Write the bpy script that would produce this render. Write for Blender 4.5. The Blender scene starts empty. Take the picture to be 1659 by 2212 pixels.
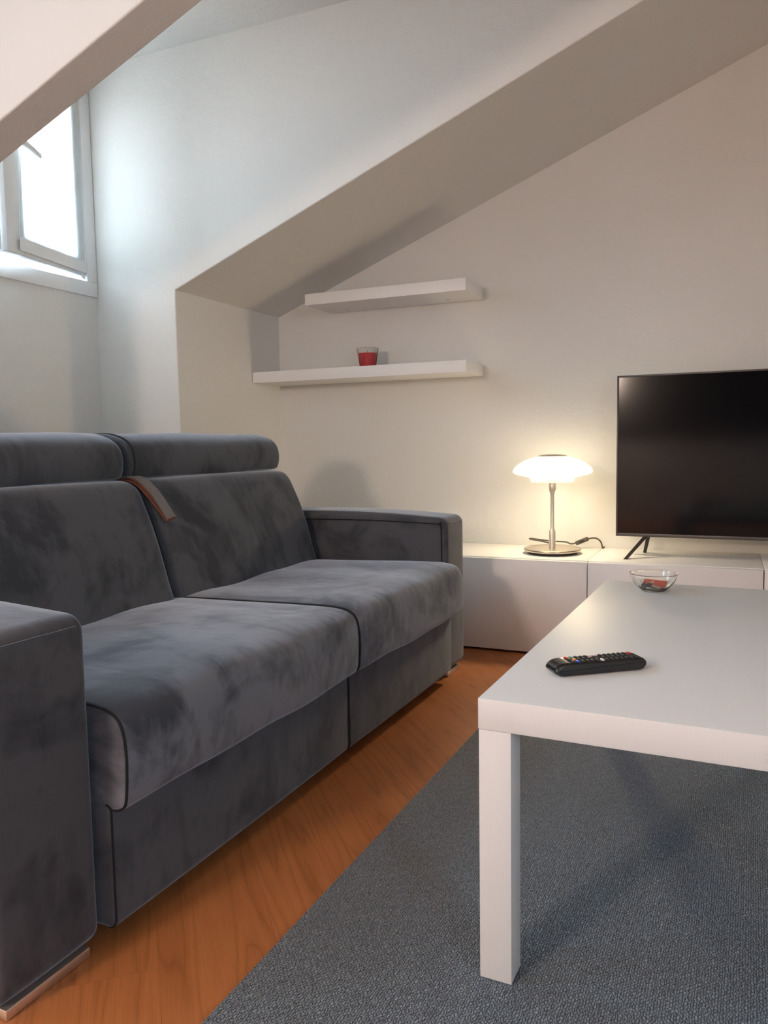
import bpy, bmesh, math, random
from mathutils import Vector, Matrix
random.seed(7)
D = bpy.data
SC = bpy.context.scene
COL = SC.collection
PI = math.pi

# ------------------------------------------------------------------ helpers
def tag(o, label=None, cat=None, group=None, kind=None):
    if label: o['label'] = label
    if cat: o['category'] = cat
    if group: o['group'] = group
    if kind: o['kind'] = kind
    return o

def link_mesh(name, bm, mat, parent=None, smooth=None):
    bmesh.ops.recalc_face_normals(bm, faces=bm.faces[:])
    me = D.meshes.new(name)
    bm.to_mesh(me); bm.free()
    o = D.objects.new(name, me)
    COL.objects.link(o)
    if mat: me.materials.append(mat)
    if parent: o.parent = parent
    if smooth is not None:
        for p in me.polygons: p.use_smooth = True
        try: me.set_sharp_from_angle(angle=math.radians(smooth))
        except Exception: pass
    return o

def empty(name, loc=(0, 0, 0), rz=0.0):
    o = D.objects.new(name, None)
    o.empty_display_size = 0.1
    COL.objects.link(o)
    o.location = loc; o.rotation_euler = (0, 0, rz)
    return o

def add_box(bm, x0, x1, y0, y1, z0, z1, bev=0.0, seg=2, mtx=None):
    M = Matrix.Translation(((x0+x1)/2, (y0+y1)/2, (z0+z1)/2)) @ Matrix.Diagonal((abs(x1-x0), abs(y1-y0), abs(z1-z0), 1))
    t = bmesh.new()
    bmesh.ops.create_cube(t, size=1.0, matrix=M)
    if bev > 0:
        bmesh.ops.bevel(t, geom=t.edges[:], offset=bev, segments=seg, profile=0.5, affect='EDGES')
    if mtx is not None: bmesh.ops.transform(t, matrix=mtx, verts=t.verts[:])
    me = D.meshes.new('tmp'); t.to_mesh(me); t.free()
    bm.from_mesh(me); D.meshes.remove(me)

def box(name, x0, x1, y0, y1, z0, z1, mat, parent=None, bev=0.0, seg=2):
    bm = bmesh.new(); add_box(bm, x0, x1, y0, y1, z0, z1, bev, seg)
    return link_mesh(name, bm, mat, parent, 35 if bev > 0 else None)

def prism_y(name, poly, y0, y1, mat, parent=None):
    """polygon in x,z extruded along y"""
    bm = bmesh.new()
    a = [bm.verts.new((x, y0, z)) for x, z in poly]
    b = [bm.verts.new((x, y1, z)) for x, z in poly]
    bm.faces.new(a); bm.faces.new(b[::-1])
    n = len(poly)
    for i in range(n):
        j = (i+1) % n
        bm.faces.new((a[i], b[i], b[j], a[j]))
    return link_mesh(name, bm, mat, parent)

def lathe(bm, prof, seg=48, c=(0, 0, 0), closed=False):
    """prof list of (r,z); poles where r==0"""
    rings = []
    for r, z in prof:
        if r <= 1e-6:
            rings.append([bm.verts.new((c[0], c[1], c[2]+z))])
        else:
            rings.append([bm.verts.new((c[0]+r*math.cos(2*PI*k/seg), c[1]+r*math.sin(2*PI*k/seg), c[2]+z)) for k in range(seg)])
    prs = list(zip(rings[:-1], rings[1:]))
    if closed: prs.append((rings[-1], rings[0]))
    for A, B in prs:
        for k in range(seg):
            q = (k+1) % seg
            if len(A) == 1 and len(B) == 1: continue
            if len(A) == 1: bm.faces.new((A[0], B[k], B[q]))
            elif len(B) == 1: bm.faces.new((A[k], A[q], B[0]))
            else: bm.faces.new((A[k], A[q], B[q], B[k]))

def tube(bm, pts, r, seg=8, closed=False):
    pts = [Vector(p) for p in pts]
    n = len(pts)
    rings = []
    prevN = None
    for i in range(n):
        if closed: t = (pts[(i+1) % n]-pts[i-1])
        else: t = pts[min(i+1, n-1)]-pts[max(i-1, 0)]
        t.normalize()
        if prevN is None:
            a = Vector((0, 0, 1)) if abs(t.z) < 0.9 else Vector((1, 0, 0))
            N = t.cross(a).normalized()
        else:
            N = (prevN - t*prevN.dot(t)).normalized()
        B = t.cross(N)
        prevN = N
        rr = r[i] if isinstance(r, (list, tuple)) else r
        rings.append([bm.verts.new(pts[i] + (N*math.cos(2*PI*k/seg)+B*math.sin(2*PI*k/seg))*rr) for k in range(seg)])
    m = n if closed else n-1
    for i in range(m):
        A, B = rings[i], rings[(i+1) % n]
        for k in range(seg):
            q = (k+1) % seg
            bm.faces.new((A[k], A[q], B[q], B[k]))
    if not closed:
        bm.faces.new(rings[0][::-1]); bm.faces.new(rings[-1])

def catmull(P, per=8, closed=False):
    P = [Vector(p) for p in P]
    n = len(P); out = []
    rng = n if closed else n-1
    for i in range(rng):
        if closed: p0, p1, p2, p3 = P[i-1], P[i], P[(i+1) % n], P[(i+2) % n]
        else:
            p1, p2 = P[i], P[i+1]
            p0 = P[i-1] if i > 0 else p1*2-p2
            p3 = P[i+2] if i+2 < n else p2*2-p1
        for k in range(per):
            t = k/per
            out.append(0.5*((2*p1)+(-p0+p2)*t+(2*p0-5*p1+4*p2-p3)*t*t+(-p0+3*p1-3*p2+p3)*t**3))
    if not closed: out.append(P[-1])
    return out

def rrect(x0, x1, z0, z1, r, n=6, sub=6):
    """dense rounded rectangle loop; r = (bottom-left, bottom-right, top-right, top-left)"""
    if not isinstance(r, (tuple, list)): r = (r,)*4
    cs = [(x0+r[0], z0+r[0], PI, r[0]), (x1-r[1], z0+r[1], 1.5*PI, r[1]), (x1-r[2], z1-r[2], 0, r[2]), (x0+r[3], z1-r[3], .5*PI, r[3])]
    pts = []
    for cx, cz, a0, rr in cs:
        for k in range(n+1):
            a = a0+k/n*PI/2
            pts.append((cx+rr*math.cos(a), cz+rr*math.sin(a)))
    out = []
    for i in range(len(pts)):
        a = Vector(pts[i]); b = Vector(pts[(i+1) % len(pts)])
        L = (b-a).length
        m = sub if L > .05 else 1
        for k in range(m): out.append(tuple(a+(b-a)*k/m))
    return out

def prof_normals(prof):
    n = len(prof); P = [Vector(p) for p in prof]
    area = sum(P[i].x*P[(i+1) % n].y-P[(i+1) % n].x*P[i].y for i in range(n))
    s = 1 if area > 0 else -1
    out = []
    for i in range(n):
        a, b = P[i-1], P[(i+1) % n]
        t = (b-a); t.normalize()
        out.append(Vector((t.y, -t.x))*s)       # outward
    return P, out

def sweep_ring(prof, y, d):
    """profile ring in (x,z) moved outwards by d, at depth y"""
    P, N = prof_normals(prof)
    return [Vector((p.x+q.x*d, y, p.y+q.y*d)) for p, q in zip(P, N)]

def end_inset(t, r):
    if t >= r: return 0.0
    return -(r-math.sqrt(max(0, r*r-(r-t)**2)))

def sweep(name, prof, y0, y1, r0, r1, mat, parent, crown=0.0, mid=14, wob=None):
    """soft upholstered block: xz profile swept along y with rounded ends and a swollen middle"""
    st = []
    for k in range(6): st.append(y0+r0*(1-math.cos(k/5*PI/2)))
    for k in range(1, mid): st.append(y0+r0+(y1-y0-r0-r1)*k/mid)
    for k in range(6): st.append(y1-r1+r1*math.sin(k/5*PI/2))
    bm = bmesh.new(); rings = []
    for y in st:
        d = end_inset(y-y0, r0)+end_inset(y1-y, r1)
        t = (y-y0)/(y1-y0)
        d += crown*max(0.0, 4*t*(1-t))**0.6
        ring = sweep_ring(prof, y, d)
        if wob:
            ring = [p+Vector(wob(p)) for p in ring]
        rings.append([bm.verts.new(p) for p in ring])
    n = len(prof)
    for A, B in zip(rings[:-1], rings[1:]):
        for i in range(n):
            j = (i+1) % n
            bm.faces.new((A[i], A[j], B[j], B[i]))
    bm.faces.new(rings[0]); bm.faces.new(rings[-1][::-1])
    return link_mesh(name, bm, mat, parent, 50)

def seam_path(prof, y, d, keep):
    R = sweep_ring(prof, y, d)
    n = len(R)
    idx = [i for i in range(n) if keep(R[i])]
    # rotate so that the run is continuous
    start = next((i for i in idx if (i-1) % n not in idx), idx[0])
    out = []; i = start
    while i % n in idx and len(out) < n:
        out.append(R[i % n]); i += 1
    return out

# ------------------------------------------------------------------ materials
def new_mat(name):
    m = D.materials.new(name); m.use_nodes = True
    nt = m.node_tree
    b = nt.nodes['Principled BSDF']
    return m, nt, b

def N(nt, t, **kw):
    n = nt.nodes.new(t)
    for k, v in kw.items():
        if k.startswith('i_'): n.inputs[k[2:].replace('_', ' ')].default_value = v
        else: setattr(n, k, v)
    return n

def ramp(nt, stops, fac):
    r = nt.nodes.new('ShaderNodeValToRGB')
    el = r.color_ramp.elements
    while len(el) < len(stops): el.new(0.5)
    for e, (p, c) in zip(el, stops): e.position = p; e.color = (*c, 1)
    nt.links.new(fac, r.inputs['Fac'])
    return r

def coords(nt, scale=(1, 1, 1), rot=(0, 0, 0)):
    tc = N(nt, 'ShaderNodeTexCoord'); mp = N(nt, 'ShaderNodeMapping')
    mp.inputs['Scale'].default_value = scale; mp.inputs['Rotation'].default_value = rot
    nt.links.new(tc.outputs['Object'], mp.inputs['Vector'])
    return mp.outputs['Vector']

def noise(nt, vec, scale, detail=3, rough=.5, dist=0.0):
    n = N(nt, 'ShaderNodeTexNoise')
    n.inputs['Scale'].default_value = scale; n.inputs['Detail'].default_value = detail
    n.inputs['Roughness'].default_value = rough; n.inputs['Distortion'].default_value = dist
    nt.links.new(vec, n.inputs['Vector'])
    return n.outputs['Fac']

def bump(nt, b, height, strength, dist, prev=None):
    bp = N(nt, 'ShaderNodeBump')
    bp.inputs['Strength'].default_value = strength; bp.inputs['Distance'].default_value = dist
    nt.links.new(height, bp.inputs['Height'])
    if prev: nt.links.new(prev.outputs['Normal'], bp.inputs['Normal'])
    nt.links.new(bp.outputs['Normal'], b.inputs['Normal'])
    return bp

def simple(name, col, rough=.5, metal=0.0, spec=.5, bumps=None):
    m, nt, b = new_mat(name)
    b.inputs['Base Color'].default_value = (*col, 1)
    b.inputs['Roughness'].default_value = rough
    b.inputs['Metallic'].default_value = metal
    b.inputs['Specular IOR Level'].default_value = spec
    v = coords(nt)
    f = noise(nt, v, bumps[0] if bumps else 60, 2)
    r = ramp(nt, [(0, tuple(c*.96 for c in col)), (1, tuple(min(1, c*1.03) for c in col))], f)
    nt.links.new(r.outputs['Color'], b.inputs['Base Color'])
    if bumps: bump(nt, b, noise(nt, v, bumps[0], 3), bumps[1], bumps[2])
    return m

def plaster(name, col):
    m, nt, b = new_mat(name)
    v = coords(nt)
    big = noise(nt, v, 1.3, 2)
    r = ramp(nt, [(.3, tuple(c*.97 for c in col)), (.7, col)], big)
    nt.links.new(r.outputs['Color'], b.inputs['Base Color'])
    b.inputs['Roughness'].default_value = .85
    b.inputs['Specular IOR Level'].default_value = .2
    p = bump(nt, b, noise(nt, v, 150, 3, .6), .25, .004)
    bump(nt, b, noise(nt, v, 28, 3, .55), .2, .01, p)
    return m

def suede(name, dark, light, stretch=(1, 1, 1)):
    m, nt, b = new_mat(name)
    v = coords(nt, stretch)
    f1 = noise(nt, v, 3.6, 4, .55, 1.4)
    v2 = coords(nt, (stretch[0]*.6+.4, stretch[1]*2.6, stretch[2]*.6+.4))
    f2 = noise(nt, v2, 7.0, 3, .5, .8)
    mx = N(nt, 'ShaderNodeMath', operation='MULTIPLY_ADD')
    nt.links.new(f2, mx.inputs[0]); mx.inputs[1].default_value = .45
    nt.links.new(f1, mx.inputs[2])
    v3 = coords(nt, (3.0, 16.0, 8.0)); f3 = noise(nt, v3, 1.6, 4, .65, 1.0)
    mx3 = N(nt, 'ShaderNodeMath', operation='MULTIPLY_ADD')
    nt.links.new(f3, mx3.inputs[0]); mx3.inputs[1].default_value = .35
    nt.links.new(mx.outputs[0], mx3.inputs[2])
    r = ramp(nt, [(.74, dark), (.86, tuple((a+c)/2 for a, c in zip(dark, light))), (.98, light)], mx3.outputs[0])
    nt.links.new(r.outputs['Color'], b.inputs['Base Color'])
    b.inputs['Roughness'].default_value = .82
    b.inputs['Specular IOR Level'].default_value = .25
    b.inputs['Sheen Weight'].default_value = .55
    b.inputs['Sheen Roughness'].default_value = .4
    b.inputs['Sheen Tint'].default_value = (.72, .82, 1, 1)
    base = coords(nt)
    p = bump(nt, b, noise(nt, base, 420, 2, .6), .25, .0012)
    bump(nt, b, noise(nt, base, 9, 3, .5, .6), .18, .012, p)
    return m

def thin_glass(name, tint=(1, 1, 1), blend=.12, rough=.01):
    m = D.materials.new(name); m.use_nodes = True
    nt = m.node_tree; nt.nodes.clear()
    o = N(nt, 'ShaderNodeOutputMaterial'); mix = N(nt, 'ShaderNodeMixShader')
    tr = N(nt, 'ShaderNodeBsdfTransparent'); gl = N(nt, 'ShaderNodeBsdfGlossy')
    tr.inputs['Color'].default_value = (*tint, 1)
    gl.inputs['Roughness'].default_value = rough
    lw = N(nt, 'ShaderNodeLayerWeight'); lw.inputs['Blend'].default_value = blend
    nt.links.new(lw.outputs['Fresnel'], mix.inputs['Fac'])
    nt.links.new(tr.outputs[0], mix.inputs[1]); nt.links.new(gl.outputs[0], mix.inputs[2])
    nt.links.new(mix.outputs[0], o.inputs['Surface'])
    return m

M = {}
M['wall'] = plaster('wall_plaster', (.72, .71, .69))
M['dark_wall'] = simple('dark_painted_wall', (.05, .045, .04), .8)  # dark tone only for what the tv screen reflects
M['white_lacquer'] = simple('white_lacquer', (.69, .70, .71), .5, bumps=(300, .03, .001))
M['white_foil'] = simple('white_furniture_foil', (.84, .825, .82), .42, bumps=(300, .03, .001))
M['frame_white'] = simple('white_window_paint', (.80, .81, .82), .45)
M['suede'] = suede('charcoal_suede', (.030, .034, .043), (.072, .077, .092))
M['suede_seat'] = suede('charcoal_suede_seat', (.046, .050, .064), (.160, .166, .195), (1, .8, 1))  # same suede with its brush marks, lightened to paint window light on seats
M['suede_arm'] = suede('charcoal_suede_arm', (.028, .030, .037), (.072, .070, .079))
M['seam'] = simple('dark_seam_thread', (.008, .008, .010), .9)
M['strap'] = simple('strap_fabric', (.15, .14, .14), .9, bumps=(400, .2, .001))
M['strap_edge'] = simple('strap_brown_lining', (.17, .062, .038), .9, bumps=(400, .2, .001))
M['skid'] = simple('brushed_skid_metal', (.74, .68, .62), .28, metal=.9)
M['black_void'] = simple('dark_underside', (.012, .012, .013), .9)
M['steel'] = simple('brushed_nickel', (.86, .79, .68), .42, metal=.85, bumps=(200, .03, .0005))
M['steel_dark'] = simple('satin_nickel', (.60, .53, .44), .30, metal=1.0, bumps=(200, .03, .0005))
M['dark_rubber'] = simple('black_rubber', (.02, .018, .016), .6)
M['cord'] = simple('grey_brown_cord', (.085, .070, .055), .5)
M['tv_bezel'] = simple('tv_bezel_grey', (.085, .075, .075), .40, metal=.3)
M['tv_leg'] = simple('tv_leg_plastic', (.030, .026, .024), .40)
M['plastic'] = simple('black_plastic', (.010, .010, .011), .32)
M['plastic_gloss'] = simple('glossy_black_plastic', (.012, .012, .013), .12, spec=.8)
M['button'] = simple('rubber_button', (.022, .022, .023), .5)
M['btn_red'] = simple('red_button', (.55, .03, .03), .4)
M['btn_green'] = simple('green_button', (.10, .30, .22), .4)
M['btn_orange'] = simple('orange_button', (.75, .25, .06), .4)
M['btn_blue'] = simple('blue_button', (.03, .09, .55), .4)
M['btn_white'] = simple('white_button', (.62, .64, .66), .4)
M['btn_pink'] = simple('pale_pink_button', (.62, .47, .47), .4)
M['wax'] = simple('red_wax', (.72, .014, .030), .45)
M['wick'] = simple('black_wick', (.01, .01, .01), .9)
M['fob'] = simple('orange_red_leather', (.62, .11, .06), .55)
M['key'] = simple('key_metal', (.62, .58, .52), .28, metal=1.0)
M['key_dark'] = simple('dark_key_head', (.06, .05, .045), .5)
m, nt, b = new_mat('clear_glass'); M['glass'] = m
b.inputs['Base Color'].default_value = (.99, .995, .99, 1); b.inputs['Roughness'].default_value = .0
b.inputs['Transmission Weight'].default_value = 1.0; b.inputs['IOR'].default_value = 1.45
M['pane'] = thin_glass('window_pane', (.96, .99, 1.0), .08)

# tv screen
m, nt, b = new_mat('tv_screen'); M['screen'] = m
b.inputs['Base Color'].default_value = (.0015, .002, .004, 1)
b.inputs['Roughness'].default_value = .11
b.inputs['Specular IOR Level'].default_value = .33

# floor: laminate laid on the diagonal
m, nt, b = new_mat('orange_oak_laminate'); M['floor'] = m
v = coords(nt, (1, 1, 1), (0, 0, math.radians(49)))
br = N(nt, 'ShaderNodeTexBrick')
br.offset = .37; br.inputs['Scale'].default_value = 1.0
br.inputs['Brick Width'].default_value = 1.25; br.inputs['Row Height'].default_value = .19
br.inputs['Mortar Size'].default_value = .0008; br.inputs['Mortar Smooth'].default_value = .1
br.inputs['Color1'].default_value = (.37, .37, .37, 1); br.inputs['Color2'].default_value = (.63, .63, .63, 1)
br.inputs['Mortar'].default_value = (.25, .25, .25, 1)
nt.links.new(v, br.inputs['Vector'])
off = N(nt, 'ShaderNodeVectorMath', operation='MULTIPLY_ADD')
nt.links.new(br.outputs['Color'], off.inputs[0]); off.inputs[1].default_value = (9, 5, 0); nt.links.new(v, off.inputs[2])
st = N(nt, 'ShaderNodeMapping'); st.inputs['Scale'].default_value = (.55, 7.5, 1)
nt.links.new(off.outputs[0], st.inputs['Vector'])
g = noise(nt, st.outputs[0], 1.5, 2, .4, .5)
wv = N(nt, 'ShaderNodeMath', operation='MULTIPLY'); nt.links.new(g, wv.inputs[0]); wv.inputs[1].default_value = 19
fr = N(nt, 'ShaderNodeMath', operation='PINGPONG'); nt.links.new(wv.outputs[0], fr.inputs[0]); fr.inputs[1].default_value = 1
st2 = N(nt, 'ShaderNodeMapping'); st2.inputs['Scale'].default_value = (4, 120, 1)
nt.links.new(off.outputs[0], st2.inputs['Vector'])
fine = noise(nt, st2.outputs[0], 3, 3, .6)
r1 = ramp(nt, [(0, (.33, .115, .036)), (.10, (.40, .145, .047)), (.4, (.43, .157, .052)), (1, (.47, .175, .060))], fr.outputs[0])
r2 = ramp(nt, [(.3, (.86, .84, .82)), (.6, (1, 1, 1))], fine)
mu = N(nt, 'ShaderNodeMix', data_type='RGBA', blend_type='MULTIPLY'); mu.inputs[0].default_value = 1
nt.links.new(r1.outputs[0], mu.inputs[6]); nt.links.new(r2.outputs[0], mu.inputs[7])
r3 = ramp(nt, [(.2, (.80, .78, .76)), (.37, (.95, .95, .95)), (.65, (1.05, 1.05, 1.05))], br.outputs['Color'])
mu2 = N(nt, 'ShaderNodeMix', data_type='RGBA', blend_type='MULTIPLY'); mu2.inputs[0].default_value = 1
nt.links.new(mu.outputs[2], mu2.inputs[6]); nt.links.new(r3.outputs[0], mu2.inputs[7])
nt.links.new(mu2.outputs[2], b.inputs['Base Color'])
b.inputs['Roughness'].default_value = .42; b.inputs['Specular IOR Level'].default_value = .4
bump(nt, b, fine, .12, .0015)

# rug: flat woven, ribs along y
m, nt, b = new_mat('blue_grey_woven_rug'); M['rug'] = m
v0 = coords(nt, (1, 1, 1))
dn = N(nt, 'ShaderNodeTexNoise'); dn.inputs['Scale'].default_value = 130; dn.inputs['Detail'].default_value = 2
nt.links.new(v0, dn.inputs['Vector'])
dv = N(nt, 'ShaderNodeVectorMath', operation='SUBTRACT'); nt.links.new(dn.outputs['Color'], dv.inputs[0]); dv.inputs[1].default_value = (.5, .5, .5)
dm = N(nt, 'ShaderNodeVectorMath', operation='MULTIPLY_ADD'); nt.links.new(dv.outputs[0], dm.inputs[0]); dm.inputs[1].default_value = (.0085, .0075, 0); nt.links.new(v0, dm.inputs[2])
rt = N(nt, 'ShaderNodeMapping'); rt.inputs['Rotation'].default_value = (0, 0, math.radians(90)); nt.links.new(dm.outputs[0], rt.inputs['Vector'])
wb = N(nt, 'ShaderNodeTexBrick'); wb.offset = .5; wb.inputs['Scale'].default_value = 1.0
wb.inputs['Brick Width'].default_value = .0085; wb.inputs['Row Height'].default_value = .0040
wb.inputs['Mortar Size'].default_value = .0012; wb.inputs['Mortar Smooth'].default_value = 1.0
wb.inputs['Color1'].default_value = (.185, .250, .330, 1); wb.inputs['Color2'].default_value = (.120, .168, .225, 1); wb.inputs['Mortar'].default_value = (.010, .014, .019, 1)
nt.links.new(rt.outputs[0], wb.inputs['Vector'])
v = coords(nt, (300, 130, 1))
v2 = coords(nt, (1, 1, 1))
big = noise(nt, v2, 2.2, 3, .6)
r2 = ramp(nt, [(.3, (.88, .88, .90)), (.7, (1.05, 1.05, 1.05))], big)
spk = noise(nt, v, .8, 2, .7)
r3 = ramp(nt, [(.34, (.42, .44, .46)), (.45, (1.0, 1.0, 1.0)), (.72, (1.3, 1.28, 1.25))], spk)
mu = N(nt, 'ShaderNodeMix', data_type='RGBA', blend_type='MULTIPLY'); mu.inputs[0].default_value = 1
nt.links.new(wb.outputs['Color'], mu.inputs[6]); nt.links.new(r2.outputs[0], mu.inputs[7])
mu2 = N(nt, 'ShaderNodeMix', data_type='RGBA', blend_type='MULTIPLY'); mu2.inputs[0].default_value = 1
nt.links.new(mu.outputs[2], mu2.inputs[6]); nt.links.new(r3.outputs[0], mu2.inputs[7])
nt.links.new(mu2.outputs[2], b.inputs['Base Color'])
b.inputs['Roughness'].default_value = .85
b.inputs['Sheen Weight'].default_value = .25; b.inputs['Sheen Roughness'].default_value = .5
inv = N(nt, 'ShaderNodeMath', operation='SUBTRACT'); inv.inputs[0].default_value = 1.0
nt.links.new(wb.outputs['Fac'], inv.inputs[1])
bump(nt, b, inv.outputs[0], .8, .004)

# opal lamp glass: glows, lets the bulb's light through
m = D.materials.new('opal_glass_lit'); m.use_nodes = True; nt = m.node_tree; nt.nodes.clear(); M['opal'] = m
o = N(nt, 'ShaderNodeOutputMaterial'); mix = N(nt, 'ShaderNodeMixShader'); mix.inputs['Fac'].default_value = .62
tr = N(nt, 'ShaderNodeBsdfTransparent'); em = N(nt, 'ShaderNodeEmission')
em.inputs['Color'].default_value = (1.0, .90, .62, 1); em.inputs['Strength'].default_value = 1.0
nt.links.new(tr.outputs[0], mix.inputs[1]); nt.links.new(em.outputs[0], mix.inputs[2]); nt.links.new(mix.outputs[0], o.inputs['Surface'])

# sheer window curtain
m = D.materials.new('sheer_white_cloth'); m.use_nodes = True; nt = m.node_tree; nt.nodes.clear(); M['cloth'] = m
o = N(nt, 'ShaderNodeOutputMaterial'); mix = N(nt, 'ShaderNodeMixShader'); mix.inputs['Fac'].default_value = .78
mx2 = N(nt, 'ShaderNodeMixShader'); mx2.inputs['Fac'].default_value = .5
tr = N(nt, 'ShaderNodeBsdfTransparent'); di = N(nt, 'ShaderNodeBsdfDiffuse'); tl = N(nt, 'ShaderNodeBsdfTranslucent')
di.inputs['Color'].default_value = (.86, .87, .88, 1); tl.inputs['Color'].default_value = (.86, .90, .90, 1)
vv = coords(nt, (1, 1, 1)); wn = noise(nt, vv, 600, 2)
rr = ramp(nt, [(.3, (.80, .81, .82)), (.7, (.90, .91, .92))], wn); nt.links.new(rr.outputs[0], di.inputs['Color'])
nt.links.new(tr.outputs[0], mix.inputs[1]); nt.links.new(di.outputs[0], mx2.inputs[1]); nt.links.new(tl.outputs[0], mx2.inputs[2])
nt.links.new(mx2.outputs[0], mix.inputs[2]); nt.links.new(mix.outputs[0], o.inputs['Surface'])
M['hem'] = simple('white_cloth_hem', (.78, .78, .79), .9)

# ------------------------------------------------------------------ room
XK, ZK, SL = -2.039, 1.457, .3908           # knee wall, its top, slope of the roof
YW = 3.401                                   # wall with the shelves
XW = -2.443                                  # dormer window wall
YC, YP0, YP1 = 2.608, 1.434, 1.540           # far dormer cheek, pier between dormers
YD0 = -.45                                    # near cheek of the near dormer
ZD = 2.376                                   # dormer ceiling
XR, YB = 1.75, -1.9
S = lambda x: ZK+SL*(x-XK)
XM = XK+(ZD-ZK)/SL
T = .12
def st(o): o['kind'] = 'structure'; return o
st(box('floor', XW-.25, XR+.1, YB-.1, YW+.15, -.1, 0, M['floor']))
st(prism_y('wall_far', [(XW-.25, 0), (XR+.1, 0), (XR+.1, S(XR+.1)+.3), (XW-.25, S(XR+.1)+.3)], YW, YW+.15, M['wall']))
# right wall, with an unseen window added behind the camera for cool fill
WY0, WY1, WZ0, WZ1 = -1.45, -.60, 1.05, 2.1
st(box('wall_right', XR, XR+.1, WY1, YW, 0, S(XR)+.3, M['wall']))
st(box('wall_right_sill', XR, XR+.1, YB, WY1, 0, WZ0, M['wall']))
st(box('wall_right_head', XR, XR+.1, YB, WY1, WZ1, S(XR)+.3, M['wall']))
st(box('wall_right_end', XR, XR+.1, YB, WY0, WZ0, WZ1, M['wall']))
bm = bmesh.new()
for a_, b_, c_, d_ in ((WY0, WY1, WZ0, WZ0+.06), (WY0, WY1, WZ1-.06, WZ1), (WY0, WY0+.06, WZ0+.06, WZ1-.06), (WY1-.06, WY1, WZ0+.06, WZ1-.06), ((WY0+WY1)/2-.03, (WY0+WY1)/2+.03, WZ0+.06, WZ1-.06)):
    add_box(bm, XR+.01, XR+.07, a_, b_, c_, d_, .003)
side_win = st(link_mesh('window_3', bm, M['frame_white'], None, 35))
for a_, b_ in ((WY0+.06, (WY0+WY1)/2-.03), ((WY0+WY1)/2+.03, WY1-.06)):
    box('window_pane', XR+.038, XR+.042, a_, b_, WZ0+.06, WZ1-.06, M['pane'], side_win)
st(box('wall_near', XW-.25, XR+.1, YB-.1, YB, 0, .80, M['wall']))
st(box('wall_near_upper', XW-.25, XR+.1, YB-.1, YB, .80, S(XR+.1)+.3, M['dark_wall']))  # unseen upper part, made dark so the tv screen reflects dark
# the sloping ceiling: over the niche, over the near end, and above both dormers
st(prism_y('ceiling_slope_far', [(XK, ZK), (XR, S(XR)), (XR, S(XR)+T), (XK, ZK+T)], YC+.09, YW, M['wall']))
st(prism_y('ceiling_slope_near', [(XK, ZK), (XR, S(XR)), (XR, S(XR)+T), (XK, ZK+T)], YB, YD0-.09, M['wall']))
st(prism_y('ceiling_slope_upper', [(XM, ZD), (XR, S(XR)), (XR, S(XR)+T), (XM, ZD+T)], YD0-.09, YC+.09, M['wall']))
st(box('ceiling_dormer', XW, XM, YP1, YC, ZD, ZD+T, M['wall']))
st(box('ceiling_dormer_near', XW, XM, YD0, YP0, ZD, ZD+T, M['wall']))
# knee walls under the slope
st(box('wall_left_niche', XK-.12, XK, YC+.09, YW, 0, ZK+.06, M['wall']))
st(box('wall_left_near', XK-.12, XK, YB, YD0-.09, 0, ZK+.06, M['wall']))
# cheeks
def cheek_poly():
    return [(XW-.22, 0), (XK, 0), (XK, ZK), (XM, ZD), (XM, ZD+T), (XW-.22, ZD+T)]
def bevelled_cheek(name, y0, y1, fronts):
    o = st(prism_y(name, cheek_poly(), y0, y1, M['wall']))
    bm = bmesh.new(); bm.from_mesh(o.data)
    es = [e for e in bm.edges if all(any(abs(v.co.y-f) < 1e-5 for f in fronts) for v in e.verts)
          and abs(e.verts[0].co.y-e.verts[1].co.y) < 1e-5
          and all(v.co.x >= XK-1e-4 and v.co.z < ZD+1e-3 for v in e.verts)]
    bmesh.ops.bevel(bm, geom=es, offset=.005, segments=3, profile=.5, affect='EDGES')
    bm.to_mesh(o.data); bm.free()
bevelled_cheek('wall_dormer_far', YC, YC+.09, [YC])
bevelled_cheek('wall_dormer_pier', YP0, YP1, [YP0, YP1])
bevelled_cheek('wall_dormer_near', YD0-.09, YD0, [YD0])

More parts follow.
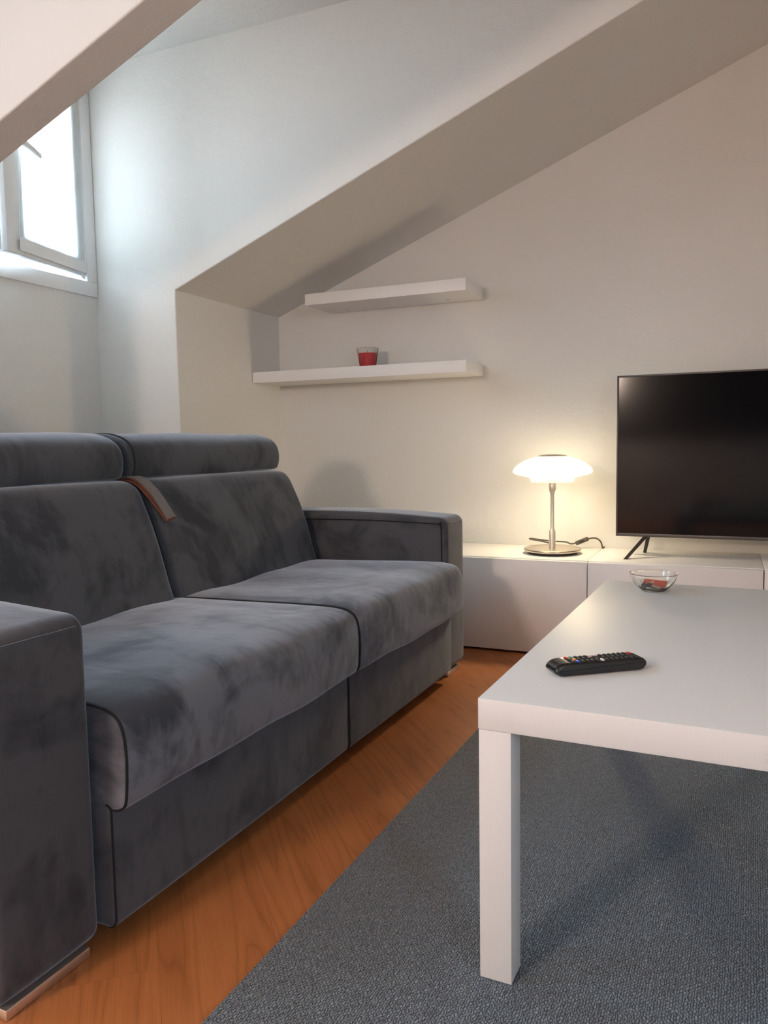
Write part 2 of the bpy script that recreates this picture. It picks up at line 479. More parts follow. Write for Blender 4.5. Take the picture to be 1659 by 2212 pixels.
def dormer_window(n, yc0, yc1, leaves, gap=.003):
    """window wall of a dormer between its cheeks, casing, and two inward opening leaves"""
    z0, z1 = 1.460, 2.335
    w = st(box('wall_window_%d' % n, XW-.22, XW, yc0, yc1, 0, z0+.02, M['wall']))
    top = st(box('wall_window_head_%d' % n, XW-.22, XW, yc0, yc1, z1-.02, ZD+T, M['wall']))
    yo1 = yc1-gap; yo0 = yc0+.008
    if gap > .05: st(box('wall_window_pier_%d' % n, XW-.22, XW, yo1-.004, yc1, z0+.02, z1-.02, M['wall']))  # wall strip added to keep daylight off the pier between dormers
    st(box('wall_window_side_%d' % n, XW-.22, XW, yc0, yo0+.004, z0+.02, z1-.02, M['wall']))
    bm = bmesh.new(); cw = .055
    xa, xb = XW-.075, XW+.009
    add_box(bm, xa, xb, yo0, yo1, z0, z0+cw+.004, .003)
    add_box(bm, xa, xb, yo0, yo1, z1-cw, z1, .003)
    add_box(bm, xa, xb, yo0, yo0+cw, z0+cw+.004, z1-cw, .003)
    add_box(bm, xa, xb, yo1-cw, yo1, z0+cw+.004, z1-cw, .003)
    # rebate the leaves close against
    add_box(bm, xa-.02, xa+.02, yo0+cw, yo1-cw, z0+cw+.004, z0+cw+.020)
    add_box(bm, xa-.02, xa+.02, yo1-cw-.012, yo1-cw, z0+cw, z1-cw)
    add_box(bm, xa-.02, xa+.02, yo0+cw, yo0+cw+.012, z0+cw, z1-cw)
    win = st(link_mesh('window_%d' % n, bm, M['frame_white'], None, 35))
    yh1 = yo1-cw-.004; yh0 = yo0+cw+.004
    L = (yh1-yh0)/2
    zb, zt = z0+cw+.022, z1-cw-.004
    roots = []
    for side, ang in leaves:
        lf = empty('window_leaf_pivot', (XW-.012, yh1 if side > 0 else yh0, 0), math.radians(ang))
        s = -1 if side > 0 else 1           # leaf runs in -y or +y from the hinge
        b2 = bmesh.new(); sw = .055; sf = .092; xa2, xb2 = -.030, .012
        def bx(u0, u1, a, b_): add_box(b2, xa2, xb2, min(s*u0, s*u1), max(s*u0, s*u1), a, b_, .003)
        bx(0, sw, zb, zt); bx(L-sf, L, zb, zt); bx(sw, L-sf, zb, zb+.062); bx(sw, L-sf, zt-sw, zt)
        # moulding round the glass
        def bx2(u0, u1, a, b_): add_box(b2, xa2+.006, xb2-.004, min(s*u0, s*u1), max(s*u0, s*u1), a, b_)
        bx2(sw, sw+.010, zb+.062, zt-sw); bx2(L-sf-.010, L-sf, zb+.062, zt-sw)
        bx2(sw+.010, L-sf-.010, zb+.062, zb+.072); bx2(sw+.010, L-sf-.010, zt-sw-.010, zt-sw)
        leaf = link_mesh('sash', b2, M['frame_white'], None, 35)
        b3 = bmesh.new(); ya, yb_ = sorted((s*(sw+.004), s*(L-sf-.004)))
        add_box(b3, -.012, -.008, ya, yb_, zb+.055, zt-sw+.006)
        pane = link_mesh('window_pane', b3, M['pane'])
        hb = bmesh.new()
        for zz in (zb+.03, zt-.12):
            tube(hb, [(.012, -.004*s, zz), (.012, -.004*s, zz+.075)], .006, 8)
        tube(hb, [(.013, s*.010, zb-.004), (.018, s*.018, zb-.010), (.018, s*.030, zb-.004)], .003, 6)
        hinge = link_mesh('hinge', hb, M['steel'], None, 40)
        Mx = Matrix.Translation((XW-.012, yh1 if side > 0 else yh0, 0)) @ Matrix.Rotation(math.radians(ang), 4, 'Z')
        for ob in (leaf, pane, hinge): ob.data.transform(Mx)
        leaf.parent = win; pane.parent = leaf; hinge.parent = leaf
        D.objects.remove(lf)
        roots.append((Mx, s, L, zb, zt, leaf))
    return win, roots

win1, leaves1 = dormer_window(1, YP1, YC, [(1, 11.1), (-1, -10.5)])
win2, leaves2 = dormer_window(2, YD0, YP0, [(1, 0.0), (-1, 0.0)], .80)  # unseen near-dormer window, its opening narrowed to hold daylight off the pier

# handle on the free stile of the open leaf
Mx, s, L, zb, zt, leaf = leaves1[0]
hb = bmesh.new()
hz = 1.935
add_box(hb, .012, .022, s*L+.010, s*L+.036, hz-.06, hz+.06, .004)
tube(hb, [(.020, s*L+.023, hz), (.050, s*L+.023, hz)], .008, 10)
tube(hb, [(.048, s*L+.016, hz+.003), (.050, s*L+.090, hz-.014), (.050, s*L+.148, hz-.028), (.050, s*L+.158, hz-.0305)], [.012, .012, .0115, .007], 12)
hd = link_mesh('window_handle', hb, M['frame_white'], leaf, 40)
hd.data.transform(Mx)

# cloth stretched over the open leaf
def cloth_leaf(Mx, s, L, zb, zt, label):
    root = empty('window_curtain', Mx @ Vector((.02, s*L/2, zb)))
    inv = Matrix.Translation(-root.location)
    def panel(name, u0, u1, a, b_, x, mat, pull=0.0, th=.0012, nu=20, nz=26):
        bm = bmesh.new(); grid = []
        for face in (0, 1):
            g = []
            for i in range(nu+1):
                row = []
                for k in range(nz+1):
                    t = k/nz; u = u0+(u1-u0)*i/nu
                    e = i/nu
                    u2 = u - pull*min(1, t/.55)**.8*e**3
                    xx = x+face*th+.0016*math.sin(u*55+t*3)+.001*math.sin(u*140)
                    row.append(bm.verts.new(inv @ Mx @ Vector((xx, s*u2, a+(b_-a)*t))))
                g.append(row)
            grid.append(g)
        for f in (0, 1):
            g = grid[f]
            for i in range(nu):
                for k in range(nz):
                    q = (g[i][k], g[i+1][k], g[i+1][k+1], g[i][k+1])
                    bm.faces.new(q if f else q[::-1])
        A, B = grid
        for i in range(nu):
            bm.faces.new((A[i][0], A[i+1][0], B[i+1][0], B[i][0])); bm.faces.new((A[i][nz], B[i][nz], B[i+1][nz], A[i+1][nz]))
        for k in range(nz):
            bm.faces.new((A[0][k], B[0][k], B[0][k+1], A[0][k+1])); bm.faces.new((A[nu][k], A[nu][k+1], B[nu][k+1], B[nu][k]))
        return link_mesh(name, bm, mat, root, 60)
    panel('sheer_panel', .012, L-.056, zb+.050, zt-.02, .017, M['cloth'], .034)
    panel('hem', .010, L-.055, zb+.012, zb+.058, .0212, M['hem'], 0, .003, 16, 2)
    tag(root, label, 'curtain')
cloth_leaf(*leaves1[0][:5], 'sheer white curtain stretched over the open window leaf in the dormer')

# ------------------------------------------------------------------ sofa
sofa = empty('sofa', (-.915, 1.8, 0), math.radians(-1.6))
tag(sofa, 'dark grey suede two seat sofa with headrests standing below the dormer window', 'sofa')
def wob_soft(p):
    w = .0035*math.sin(p.y*9+p.x*7)+.0025*math.sin(p.y*21+p.z*13+1)
    return (w*.5, 0, w)
# plinth body
box('body_frame', -.90, -.01, -.85, .775, .055, .235, M['black_void'], sofa, .005)
box('back_panel', -.93, -.80, -.86, .785, .06, .735, M['suede'], sofa, .02, 3)
# front base panels
bp = rrect(-.03, .027, .036, .250, (.012, .018, .012, .012))
for y0, y1 in ((-.852, -.022), (-.020, .752)):
    o = sweep('base_panel', bp, y0, y1, .010, .011, M['suede'], sofa, .002, 10)
    bm = bmesh.new()
    tube(bm, seam_path(bp, y0+.0045, -.0014, lambda p: p.x > -.01), .0020, 6)
    link_mesh('seam', bm, M['seam'], o, 60)
# seat cushions
seat_ctrl = [(-.56, .250), (-.25, .247), (-.08, .2445), (-.01, .2435), (.022, .2435), (.045, .2475), (.0575, .262), (.0615, .31), (.0605, .352), (.053, .385), (.036, .404), (.005, .413),
             (-.05, .4165), (-.18, .4165), (-.35, .411), (-.50, .404), (-.56, .395), (-.572, .37), (-.572, .28)]
seat_prof = [tuple(v)[:2] for v in catmull([(x, z, 0) for x, z in seat_ctrl], 5, True)]
for y0, y1 in ((-.847, -.018), (-.016, .776)):
    o = sweep('seat_cushion', seat_prof, y0, y1, .011, .011, M['suede_seat'], sofa, .006, 20, wob_soft)
    for yy in (y0+.0045,):
        bm = bmesh.new()
        R = [p+Vector(wob_soft(p)) for p in seam_path(seat_prof, yy, -.0019, lambda p: p.x > -.5 and not (p.z < .255 and p.x < 0))]
        tube(bm, R, .0026, 6)
        link_mesh('seam', bm, M['seam'], o, 60)
# back cushions
back_ctrl = [(-.78, .36), (-.54, .36), (-.497, .385), (-.515, .455), (-.540, .545), (-.565, .615), (-.590, .670), (-.612, .712), (-.640, .733), (-.69, .738), (-.78, .738), (-.81, .70), (-.81, .42)]
back_prof = [tuple(v)[:2] for v in catmull([(x, z, 0) for x, z in back_ctrl], 5, True)]
for y0, y1, ra, rb in ((-.852, -.032, .03, .045), (-.030, .757, .02, .035)):
    o = sweep('back_cushion', back_prof, y0, y1, ra, rb, M['suede'], sofa, .006, 20, lambda p: (.003*math.sin(p.y*12+p.z*9), 0, 0))
    yy, dd = (y1-.012, -.020) if y0 < -.1 else (y1-.010, -.016)
    bm = bmesh.new()
    tube(bm, seam_path(back_prof, yy+.005, dd+.001, lambda p: p.x > -.66), .0026, 6)
    link_mesh('seam', bm, M['seam'], o, 60)
# headrests
head_ctrl = [(-.86, .744), (-.75, .742), (-.672, .744), (-.655, .758), (-.649, .79), (-.655, .825), (-.675, .850), (-.712, .866), (-.76, .873), (-.82, .868), (-.868, .845), (-.885, .80), (-.88, .762)]
head_prof = [tuple(v)[:2] for v in catmull([(x, z, 0) for x, z in head_ctrl], 5, True)]
for y0, y1, ra, rb in ((-.852, -.056, .03, .030), (-.050, .757, .012, .035)):
    o = sweep('headrest', head_prof, y0, y1, ra, rb, M['suede'], sofa, .004, 16, lambda p: (.0015*math.sin(p.y*17), 0, .0015*math.sin(p.y*14+p.x*20)))
    if y0 > -.1:
        bm = bmesh.new()
        tube(bm, seam_path(head_prof, y0+.020, .0012, lambda p: p.x > -.84 and p.z > .75), .0026, 6)
        link_mesh('seam', bm, M['seam'], o, 60)
# armrests, each on a metal skid
arm_prof = rrect(-.90, .0, .019, .572, (.02, .03, .030, .02), 6, 10)
def arm_shape(p):
    # the top swells towards the middle and drops to the front
    k = max(0, (p[2]-.5)/.07)
    return (0, 0, k*(.012*math.sin(max(0, min(1, (-p[0])/.9))*PI) - .004*max(0, 1+p[0]/.25)))
for y0, y1, inner in ((-1.052, -.856, 1), (.779, .956, 0)):
    o = sweep('armrest', arm_prof, y0, y1, .016, .016, M['suede_arm'], sofa, .002, 8, arm_shape)
    yi = y1-.006 if inner else y0+.006
    bm = bmesh.new()
    # seam round the inner face, and the seam between front and top
    P = [(-.58, .553), (-.30, .556), (-.05, .550), (-.028, .546), (-.020, .536), (-.018, .30), (-.018, .06)]
    yf = (y1+.0015) if inner else (y0-.0015)
    pts = [Vector((p.x, yf, p.y)) for p in catmull([(x, z, 0) for x, z in P], 6)]
    tube(bm, pts, .0022, 6)
    link_mesh('seam', bm, M['seam'], o, 60)
    bm = bmesh.new()
    tube(bm, [(-.0004, y0+.020+(y1-y0-.040)*k/8, .5510) for k in range(9)], .0022, 6)
    link_mesh('seam', bm, M['suede_arm'], o, 60)
    f = box('foot', -.80, -.003, y0+.012, (-.877 if inner else .905), 0, .0185, M['skid'], sofa, .004)
    tag(f, 'pale metal skid foot')
# pull strap hanging from the gap between the headrests
strap_top = [(-.72, -.040, .738), (-.675, -.036, .748), (-.640, -.030, .747), (-.612, -.026, .730), (-.580, -.024, .700), (-.556, -.022, .668), (-.530, -.020, .632)]
def ribbon(name, P, w, th, mat, parent):
    C_ = catmull(P, 6); bm = bmesh.new(); rings = []
    for i, p in enumerate(C_):
        t = (C_[min(i+1, len(C_)-1)]-C_[max(i-1, 0)]).normalized()
        W = Vector((.28, 1, 0)); W = (W-t*W.dot(t)).normalized()
        n = t.cross(W).normalized()
        rings.append([bm.verts.new(p+W*a*w/2+n*b_*th/2) for a, b_ in ((-1, -1), (1, -1), (1, 1), (-1, 1))])
    for A, B in zip(rings[:-1], rings[1:]):
        for k in range(4):
            q = (k+1) % 4; bm.faces.new((A[k], A[q], B[q], B[k]))
    bm.faces.new(rings[0]); bm.faces.new(rings[-1][::-1])
    return link_mesh(name, bm, mat, parent, 40)
sp = ribbon('pull_strap', strap_top, .030, .004, M['strap'], sofa)
tag(sp, 'grey looped pull strap with brown lining')
lin = [Vector(p)+Vector((-.004, 0, -.0045)) for p in strap_top[:-1]]+[Vector(strap_top[-1])+Vector((-.001, 0, -.0035))]
low = [Vector(p)+Vector((-.006-.006*math.sin(i/6*PI), 0, -.006-.006*math.sin(i/6*PI))) for i, p in enumerate(strap_top[:-1])]+[Vector(strap_top[-1])+Vector((-.004, 0, -.006))]
ribbon('strap_lining', lin, .0296, .003, M['strap_edge'], sp)
ribbon('strap_lining', low, .0296, .0045, M['strap_edge'], sp)

# ------------------------------------------------------------------ rug
bm = bmesh.new()
add_box(bm, 0, 1.62, -2.0, 1.42, 0.0005, .008, .003)
rug = link_mesh('rug', bm, M['rug'], None, 40)
rug.location = (-.672, 1.1, 0); rug.rotation_euler = (0, 0, math.radians(-1.4))
tag(rug, 'dark blue grey flat woven rug lying under the white coffee table', 'rug')

# ------------------------------------------------------------------ coffee table
TH = .450
tab = empty('coffee_table', (-.3365, 1.1066, 0), -.0358)
tag(tab, 'low white square legged coffee table standing on the grey rug', 'table')
TL, TW = 1.0815, .78
box('tabletop', 0, TW, 0, TL, TH-.0475, TH, M['white_lacquer'], tab, .0012)
for ix in (0, 1):
    for iy in (0, 1):
        x0 = .0008+ix*(TW-.0516); y0 = .0008+iy*(TL-.0516)
        box('leg', x0, x0+.05, y0, y0+.05, .0085, TH-.0478, M['white_lacquer'], tab, .001)

# ------------------------------------------------------------------ tv bench cabinets
CY, CZ = 2.9886, .3769
xs = -.4776
def cabinet(x0, x1, ndoor, label):
    r = empty('tv_cabinet', ((x0+x1)/2, CY+.2, 0))
    tag(r, label, 'cabinet', None)
    ox, oy = (x0+x1)/2, CY+.2
    bm = bmesh.new()
    a, b_ = x0-ox+.0006, x1-ox-.0006
    y0, y1 = CY+.020-oy, YW-oy-.003
    add_box(bm, a, b_, y0, y1, CZ-.016, CZ, .0008)
    add_box(bm, a, b_, y0, y1, .012, .028)
    add_box(bm, a, a+.016, y0, y1, .028, CZ-.016)
    add_box(bm, b_-.016, b_, y0, y1, .028, CZ-.016)
    add_box(bm, a+.016, b_-.016, y1-.006, y1, .028, CZ-.016)
    link_mesh('carcass', bm, M['white_foil'], r, 35)
    w = (x1-x0)/ndoor
    for k in range(ndoor):
        box('door', x0+k*w-ox+.0018, x0+(k+1)*w-ox-.0018, CY-oy, CY+.018-oy, .010, CZ-.0035, M['white_foil'], r, .0012)
    box('plinth', a+.01, b_-.01, CY+.03-oy, y1-.02, .0, .012, M['black_void'], r)
cabinet(xs-1.20, xs, 2, 'white low cabinet with the lit lamp on top beside the sofa arm')
cabinet(xs, xs+.6005, 1, 'white low cabinet under the left foot of the television')
cabinet(xs+.6005, xs+1.201, 1, 'white low cabinet cut off by the right edge of the photo')

# ------------------------------------------------------------------ television
va = -.0243
tv = empty('television', (-.4024, 3.2086, CZ), va)
tag(tv, 'black flat screen television switched off standing on the white cabinets', 'television')
zb_, zt_ = .4516-CZ, 1.0803-CZ
W_ = 1.115
bm = bmesh.new()
bz = .007
add_box(bm, 0, bz, 0, .03, zb_, zt_, .0015); add_box(bm, W_-bz, W_, 0, .03, zb_, zt_, .0015)
add_box(bm, bz, W_-bz, 0, .03, zb_, zb_+.013, .0015); add_box(bm, bz, W_-bz, 0, .03, zt_-bz, zt_, .0015)
link_mesh('bezel', bm, M['tv_bezel'], tv, 35)
box('screen', bz-.001, W_-bz+.001, .004, .02, zb_+.011, zt_-bz+.001, M['screen'], tv)
bm = bmesh.new()
add_box(bm, .004, W_-.004, .012, .032, zb_+.004, zt_-.004, .002)
add_box(bm, .15, W_-.15, .03, .062, zb_+.02, zb_+.33, .012, 3)
link_mesh('back_cover', bm, M['plastic'], tv, 35)
def hexa(bm, A, B):
    a = [bm.verts.new(p) for p in A]; b_ = [bm.verts.new(p) for p in B]
    bm.faces.new(a[::-1]); bm.faces.new(b_)
    for k in range(4):
        q = (k+1) % 4; bm.faces.new((a[k], a[q], b_[q], b_[k]))
for mx, xc in ((1, .118), (-1, W_-.118)):
    bm = bmesh.new()
    # front strut runs forward and outwards, rear strut straight back
    def strut(xt, yt, xb, yb, w, d):
        hexa(bm, [(xb-w, yb-d, .0005), (xb+w, yb-d, .0005), (xb+w, yb+d, .0005), (xb-w, yb+d, .0005)],
             [(xt-w*1.2, yt-d, zb_+.003), (xt+w*1.2, yt-d, zb_+.003), (xt+w*1.2, yt+d, zb_+.003), (xt-w*1.2, yt+d, zb_+.003)])
    strut(xc-.004*mx, .012, xc-.064*mx, -.110, .0075, .009)
    strut(xc+.004*mx, .022, xc-.018*mx, .098, .006, .008)
    link_mesh('leg', bm, M['tv_leg'], tv, 30)

# ------------------------------------------------------------------ table lamp
LX, LY = -.648, 3.180
lamp = empty('table_lamp', (LX, LY, CZ))
tag(lamp, 'lit table lamp with mushroom shaped opal glass shade and brushed steel stem', 'lamp')
bm = bmesh.new()
lathe(bm, [(0, .0), (.098, .0), (.100, .003), (.100, .0095), (0, .0095)], 64)
link_mesh('base_pad', bm, M['dark_rubber'], lamp, 40)
bm = bmesh.new()
lathe(bm, [(0, .0095), (.108, .0095), (.1135, .012), (.115, .016), (.1135, .0205), (.109, .0225), (.060, .0235), (0, .0235)], 96)
link_mesh('base', bm, M['steel_dark'], lamp, 40)
ZS = .665-CZ
bm = bmesh.new()
lathe(bm, [(0, .0235), (.0132, .0235), (.0132, .088), (.0118, .093), (.0088, .098), (.0076, .104), (.0076, .236), (.0086, .243),
           (.0125, .254), (.0142, .260), (.0142, .272), (.0147, .272), (.0147, .276), (.0142, .276), (.0142, ZS+.012), (0, ZS+.012)], 40)
link_mesh('stem', bm, M['steel'], lamp, 40)
sh = [(.0825, .0015), (.0845, .004), (.086, .010), (.090, .017), (.099, .0215), (.112, .0250), (.130, .0290), (.145, .0330), (.154, .0375), (.158, .0430), (.1572, .050), (.153, .058),
      (.144, .068), (.130, .0785), (.112, .0885), (.092, .0965), (.072, .1025), (.055, .1058)]
dense = [tuple(v)[:2] for v in catmull([(r, z, 0) for r, z in sh], 3)]
bm = bmesh.new()
outer = [(r, z+ZS) for r, z in dense]
lathe(bm, outer, 96)
link_mesh('lamp_shade', bm, M['opal'], lamp, 180)
bm = bmesh.new()
lathe(bm, [(0, ZS+.1040), (.052, ZS+.1040), (.0575, ZS+.1052), (.058, ZS+.1068), (.050, ZS+.1098), (.035, ZS+.1125), (.018, ZS+.1138), (0, ZS+.1142)], 64)
link_mesh('shade_cap', bm, M['steel_dark'], lamp, 40)
# flex with its switch, kinked and standing proud of the cabinet
cb = bmesh.new()
yv = .175
P = [(.0, .112, .014), (-.040, .150, .020), (-.085, .168, .0265), (-.129, .170, .0325), (-.127, .176, .0350), (-.080, .178, .030), (-.030, .180, .026), (.020, .180, .0245), (.040, .178, .018), (.058, .176, .020), (.070, .176, .024)]
tube(cb, catmull(P, 6), .0033, 8)
P2 = [(.108, .180, .0395), (.130, .182, .0445), (.148, .186, .043), (.164, .190, .030), (.170, .194, .010), (.171, .200, .0036), (.176, .212, .0036)]
tube(cb, catmull(P2, 6), .0033, 8)
cab_ = link_mesh('power_cord', cb, M['cord'], lamp, 60)
bm = bmesh.new()
Mt = Matrix.Translation((.089, .178, .031)) @ Matrix.Rotation(math.radians(-24), 4, 'Y')
add_box(bm, -.028, .028, -.010, .010, -.009, .009, .004, 3, Mt)
sw_ = link_mesh('cord_switch', bm, M['cord'], cab_, 40)
bm = bmesh.new(); add_box(bm, -.010, .010, -.0115, -.008, -.004, .004, .001, 2, Mt)
link_mesh('rocker', bm, M['dark_rubber'], sw_ if False else cab_, 40)

# ------------------------------------------------------------------ wall shelves
def shelf(x0, x1, ztop, label, screws):
    y0 = YW-.252
    r = empty('wall_shelf', ((x0+x1)/2, YW-.126, ztop-.049)); tag(r, label, 'shelf', None)
    ox, oy, oz = r.location
    box('board', x0-ox, x1-ox, y0-oy, YW-.0015-oy, 0, .049, M['white_foil'], r, .0012)
    for sx, sy in screws:
        bm = bmesh.new()
        lathe(bm, [(0, -.0012), (.0032, -.0012), (.0036, .0003), (0, .0003)], 16, (sx-ox, sy-oy, 0))
        link_mesh('screw', bm, M['tv_leg'], r, 40)
shelf(XK+.002, -.998, 1.1719, 'long white floating shelf holding the red candle', [])
shelf(-1.749, -.998, 1.5032, 'short white floating shelf under the sloping ceiling, empty', [(-1.629, 3.330), (-1.133, 3.320)])

# ------------------------------------------------------------------ candle in a glass
can = empty('candle', (-1.500, 3.270, 1.1719))
tag(can, 'red candle in a clear tapered glass on the long lower shelf', 'candle')
bm = bmesh.new()
lathe(bm, [(0, .0004), (.034, .0004), (.0365, .002), (.0370, .006), (.0492, .0885), (.0496, .0900), (.0488, .0905), (.0478, .0890), (.0350, .0070), (.0335, .0055), (0, .0055)], 56)
link_mesh('glass_cup', bm, M['glass'], can, 50)
bm = bmesh.new()
lathe(bm, [(0, .0060), (.0335, .0060), (.0345, .0080), (.0432, .0655), (.0430, .0668), (.034, .0672), (.012, .0668), (0, .0668)], 48)
link_mesh('wax', bm, M['wax'], can, 40)
bm = bmesh.new()
tube(bm, [(-.001, 0, .066), (-.002, 0, .070), (-.0012, .0005, .0745)], .0011, 6)
link_mesh('wick', bm, M['wick'], can, 60)

# ------------------------------------------------------------------ bowl and what is in it
BX, BY = -.1665, 2.074
bowl = empty('glass_bowl', (BX, BY, TH))
tag(bowl, 'clear round glass bowl at the far end of the coffee table', 'bowl')
bm = bmesh.new()
lathe(bm, [(0, .0006), (.024, .0006), (.0275, .0004), (.0295, .0010), (.0312, .0035), (.0425, .0125), (.0510, .0240), (.0555, .0345), (.0578, .0428), (.0584, .0436), (.0588, .0445), (.0580, .0452), (.0570, .0445),
          (.0562, .0425), (.0540, .0345), (.0492, .0245), (.0405, .0138), (.0300, .0058), (.0260, .0040), (0, .0036)], 72)
link_mesh('bowl_body', bm, M['glass'], bowl, 60)
# key fob lying in the bowl, propped up against the side
fob = empty('key_fob', (BX, BY, TH+.006)); tag(fob, 'orange red leather key fob lying in the glass bowl', 'key fob')
def prop(ax, ay, az, off): return Matrix.Translation(off) @ Matrix.Rotation(az, 4, 'Z') @ Matrix.Rotation(ay, 4, 'Y') @ Matrix.Rotation(ax, 4, 'X')
bm = bmesh.new()
add_box(bm, -.029, .027, -.012, .012, -.0022, .0022, .0018, 2, prop(math.radians(38), math.radians(7), math.radians(-6), (.004, .008, .0115)))
link_mesh('leather_tab', bm, M['fob'], fob, 40)
bm = bmesh.new()
add_box(bm, -.014, .012, -.0075, .0075, -.0012, .0012, .001, 2, prop(math.radians(30), math.radians(16), math.radians(8), (.012, -.004, .0075)))
link_mesh('leather_tab', bm, M['fob'], fob, 40)
bm = bmesh.new()
rc = prop(math.radians(70), 0, math.radians(20), (-.025, .004, .0150))
tube(bm, [rc @ Vector((.0065*math.cos(a*PI/10), .0065*math.sin(a*PI/10), 0)) for a in range(20)], .0009, 6, True)
link_mesh('key_ring', bm, M['key'], fob, 60)
def key(loc, mt, label):
    k = empty('key', (BX, BY, TH+.006)); tag(k, label, 'key')
    bm = bmesh.new()
    for i in range(1):
        t = bmesh.new(); lathe(t, [(0, -.0013), (.0066, -.0013), (.0072, 0), (.0066, .0013), (0, .0013)], 24, (-.012, 0, 0))
        bmesh.ops.transform(t, matrix=mt, verts=t.verts[:]); me = D.meshes.new('t'); t.to_mesh(me); t.free(); bm.from_mesh(me); D.meshes.remove(me)
    link_mesh('bow', bm, M['key_dark'], k, 40)
    bm = bmesh.new()
    add_box(bm, -.006, .016, -.0026, .0026, -.001, .001, .0003, 1, mt)
    for i in range(5): add_box(bm, -.001+i*.0034, .0008+i*.0034, -.0042, -.0022, -.001, .001, 0, 1, mt)
    link_mesh('blade', bm, M['key'], k, 30)
key(None, prop(math.radians(35), math.radians(8), math.radians(-12), (.002, -.014, .0065)), 'metal key with dark round head at the front of the glass bowl')
key(None, prop(math.radians(50), math.radians(-22), math.radians(24), (-.012, -.005, .0105)), 'small metal key leaning on the left side of the glass bowl')

# ------------------------------------------------------------------ remote control
rem = empty('remote_control', (-.194, 1.3110, TH), math.radians(37.0))
tag(rem, 'black television remote control with coloured buttons lying on the coffee table', 'remote control')
RL, RW = .165, .043
# long axis x, narrow front end at -x; side profile (x,z) swept along y
rp_ctrl = [(-RL/2+.012, .0008), (-RL/2+.03, .0006), (-.02, .0006), (.02, .0006), (RL/2-.028, .0007), (RL/2-.010, .0010), (RL/2-.002, .0055), (RL/2, .0115), (RL/2-.004, .0165), (RL/2-.012, .0182), (.03, .0186), (-.03, .0192), (-RL/2+.024, .0196), (-RL/2+.010, .0178), (-RL/2+.002, .0125), (-RL/2+.001, .0065)]
rp = [tuple(v)[:2] for v in catmull([(x, z, 0) for x, z in rp_ctrl], 5, True)]
rp = [(x, z*1.13) for x, z in rp]
sweep('casing', rp, -RW/2, RW/2, .0055, .0055, M['plastic'], rem, 0, 6)
# glossy front strip that wraps over the end nearest the camera
bm = bmesh.new()
st_ = [p for p in sweep_ring(rp, 0, .0006) if p.x < -RL/2+.026 and p.z > .0045]
st_.sort(key=lambda p: (p.z if p.x < -RL/2+.006 else .0125+(p.x+RL/2)))
rows = [[bm.verts.new((p.x, y, p.z)) for p in st_] for y in [-RW/2+.0050, -RW/4, 0, RW/4, RW/2-.0050]]
lower = [[bm.verts.new((p.x+.0012, y, p.z-.0012)) for p in st_] for y in [-RW/2+.0050, -RW/4, 0, RW/4, RW/2-.0050]]
for G in (rows, lower):
    for A, B in zip(G[:-1], G[1:]):
        for k in range(len(st_)-1): bm.faces.new((A[k], A[k+1], B[k+1], B[k]))
link_mesh('front_panel', bm, M['plastic_gloss'], rem, 60)
def topz(x): return .0186*1.13+(.0008*max(0, -x/.06))
special = {(0, 2): 'btn_red', (2, 0): 'btn_red'}
cols = 14
for i in range(cols):
    x = -RL/2+.034+i*(RL-.050)/(cols-1)
    rowsy = [(-.0125, .0085), (0, .0085), (.0125, .0085)]
    for j, (yy, wy) in enumerate(rowsy):
        if i in (5, 6) and j == 1: continue
        mat = M['button']; big = False
        if i == cols-1:
            if j == 2: mat = M['btn_red']
            elif j == 1: continue
            else: mat = M['btn_pink'] if False else M['btn_red'] if False else M['button']
        bm = bmesh.new()
        lx = .0056
        add_box(bm, x-lx/2, x+lx/2, yy-wy/2, yy+wy/2, topz(x)-.001, topz(x)+.0022, .0011, 2)
        nm = 'button'
        lab = None
        if i == 1: mat = [M['btn_blue'], M['btn_orange'], M['btn_green']][j]; lab = ['blue button', 'orange button', 'green button'][j]
        if i == 0 and j == 2: mat = M['btn_red']; lab = 'red button'
        if i == 6 and j == 0: mat = M['btn_white']; lab = 'white button'
        if i in (5, 6) and j == 2: mat = M['btn_pink']; lab = 'pale pink button'
        if i == cols-1 and j == 2: lab = 'red power button'
        o = link_mesh('button', bm, mat, rem, 40)
        if lab: o['label'] = lab
bm = bmesh.new()
xa_ = -.5*RL+.034+5.5*(RL-.050)/(cols-1)
lathe(bm, [(0, .0008), (.0062, .0008), (.0066, .0016), (.0066, .0), (0, .0)][::-1], 24, (xa_, 0, topz(xa_)+.0006))
link_mesh('button', bm, M['button'], rem, 40)

# ------------------------------------------------------------------ light
w = D.worlds.new('World'); SC.world = w; w.use_nodes = True
nt = w.node_tree
bg = nt.nodes['Background']
tc = N(nt, 'ShaderNodeTexCoord'); sx = N(nt, 'ShaderNodeSeparateXYZ')
nt.links.new(tc.outputs['Generated'], sx.inputs[0])
mr = N(nt, 'ShaderNodeMapRange'); mr.inputs['From Min'].default_value = -1; mr.inputs['From Max'].default_value = 1
nt.links.new(sx.outputs['Z'], mr.inputs['Value'])
# sunlit tiled roofs below the skyline, hazy bright sky above
wr = ramp(nt, [(.0, (.50, .34, .27)), (.36, (.60, .45, .37)), (.47, (.74, .90, 1.0)), (1.0, (.56, .80, 1.0))], mr.outputs[0])
nt.links.new(wr.outputs[0], bg.inputs['Color'])
bg.inputs['Strength'].default_value = 12.0

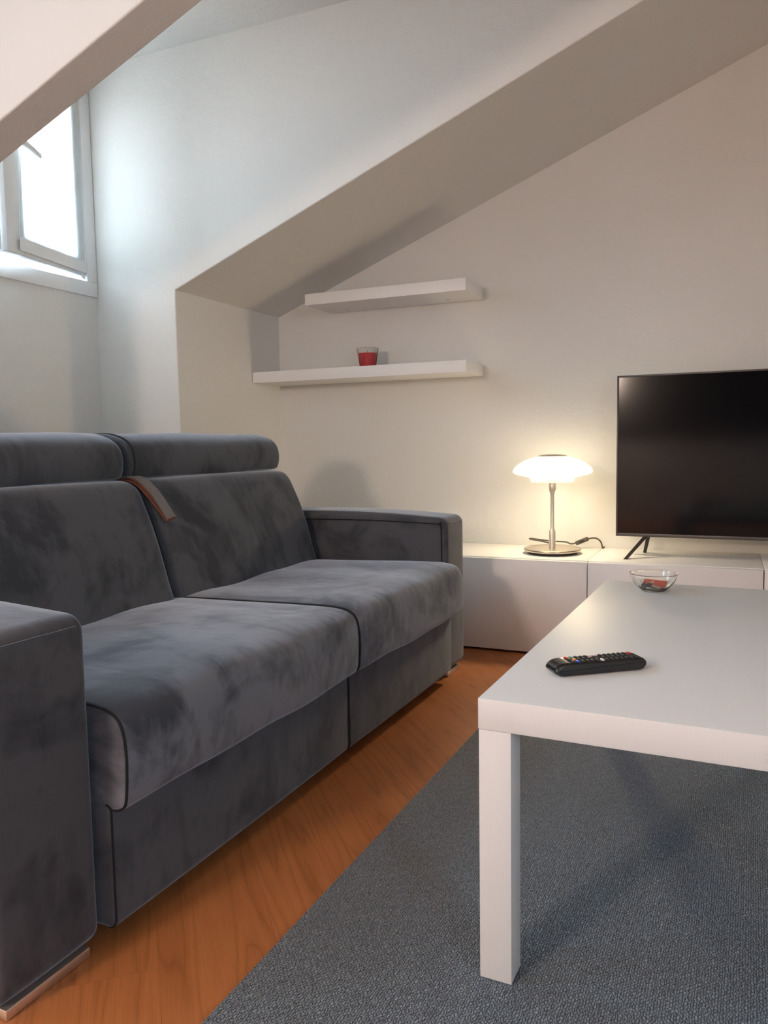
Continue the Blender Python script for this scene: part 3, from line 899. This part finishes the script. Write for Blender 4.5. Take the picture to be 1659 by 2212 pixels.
def portal(y0, y1, z0, z1, x):
    L_ = D.lights.new('daylight_portal', 'AREA'); L_.shape = 'RECTANGLE'
    L_.size = z1-z0; L_.size_y = y1-y0; L_.cycles.is_portal = True
    o = D.objects.new('daylight_portal', L_); COL.objects.link(o)
    o.location = (x, (y0+y1)/2, (z0+z1)/2); o.rotation_euler = (0, -PI/2, 0)
portal(YP1+.06, YC, 1.45, 2.34, XW-.10)
portal(YD0+.06, YP0-.80, 1.45, 2.34, XW-.10)

pr_ = D.lights.new('daylight_portal', 'AREA'); pr_.shape = 'RECTANGLE'; pr_.size = WZ1-WZ0; pr_.size_y = WY1-WY0; pr_.cycles.is_portal = True  # portal for the added side window
po_ = D.objects.new('daylight_portal', pr_); COL.objects.link(po_)
po_.location = (XR+.12, (WY0+WY1)/2, (WZ0+WZ1)/2); po_.rotation_euler = (0, PI/2, 0)

def point(name, loc, col, power, rad, falloff=None):
    L_ = D.lights.new(name, 'POINT'); L_.color = col; L_.energy = power; L_.shadow_soft_size = rad
    if falloff:
        L_.use_nodes = True; t = L_.node_tree
        e = t.nodes['Emission']; f = t.nodes.new('ShaderNodeLightFalloff')
        f.inputs['Strength'].default_value = 1.0
        t.links.new(f.outputs[falloff], e.inputs['Strength'])
    o = D.objects.new(name, L_); COL.objects.link(o); o.location = loc
    return o
point('lamp_bulb', (LX, LY, .665+.058), (1.0, .79, .48), 11.5, .05, 'Linear')
point('room_ceiling_lamp', (-1.42, -1.6, 1.46), (1.0, .77, .63), 73.0, .16)  # bare warm fill added behind the camera, no fitting

# ------------------------------------------------------------------ camera
yaw, pitch, roll, hC, fpx = .4129, -.0868, -.0165, .8321, 1697.06
cy, sy = math.cos(yaw), math.sin(yaw); cp, sp_ = math.cos(pitch), math.sin(pitch)
F = Vector((-sy*cp, cy*cp, sp_)); R = Vector((cy, sy, 0)); U = R.cross(F)
R2 = R*math.cos(roll)+U*math.sin(roll); U2 = U*math.cos(roll)-R*math.sin(roll)
cam = D.cameras.new('camera'); co = D.objects.new('camera', cam); COL.objects.link(co)
co.matrix_world = Matrix(((R2.x, U2.x, -F.x, 0), (R2.y, U2.y, -F.y, 0), (R2.z, U2.z, -F.z, hC), (0, 0, 0, 1)))
cam.sensor_fit = 'VERTICAL'; cam.sensor_height = 36.0; cam.lens = fpx/2212*36.0
cam.clip_start = .02
SC.camera = co

vs = SC.view_settings
vs.view_transform = 'Standard'; vs.look = 'None'; vs.exposure = 0.80; vs.gamma = 1.0; vs.use_curve_mapping = False
try:
    SC.cycles.use_denoising = True
    SC.cycles.max_bounces = 10; SC.cycles.transparent_max_bounces = 16; SC.cycles.diffuse_bounces = 6
    SC.cycles.sample_clamp_indirect = 8
except Exception: pass
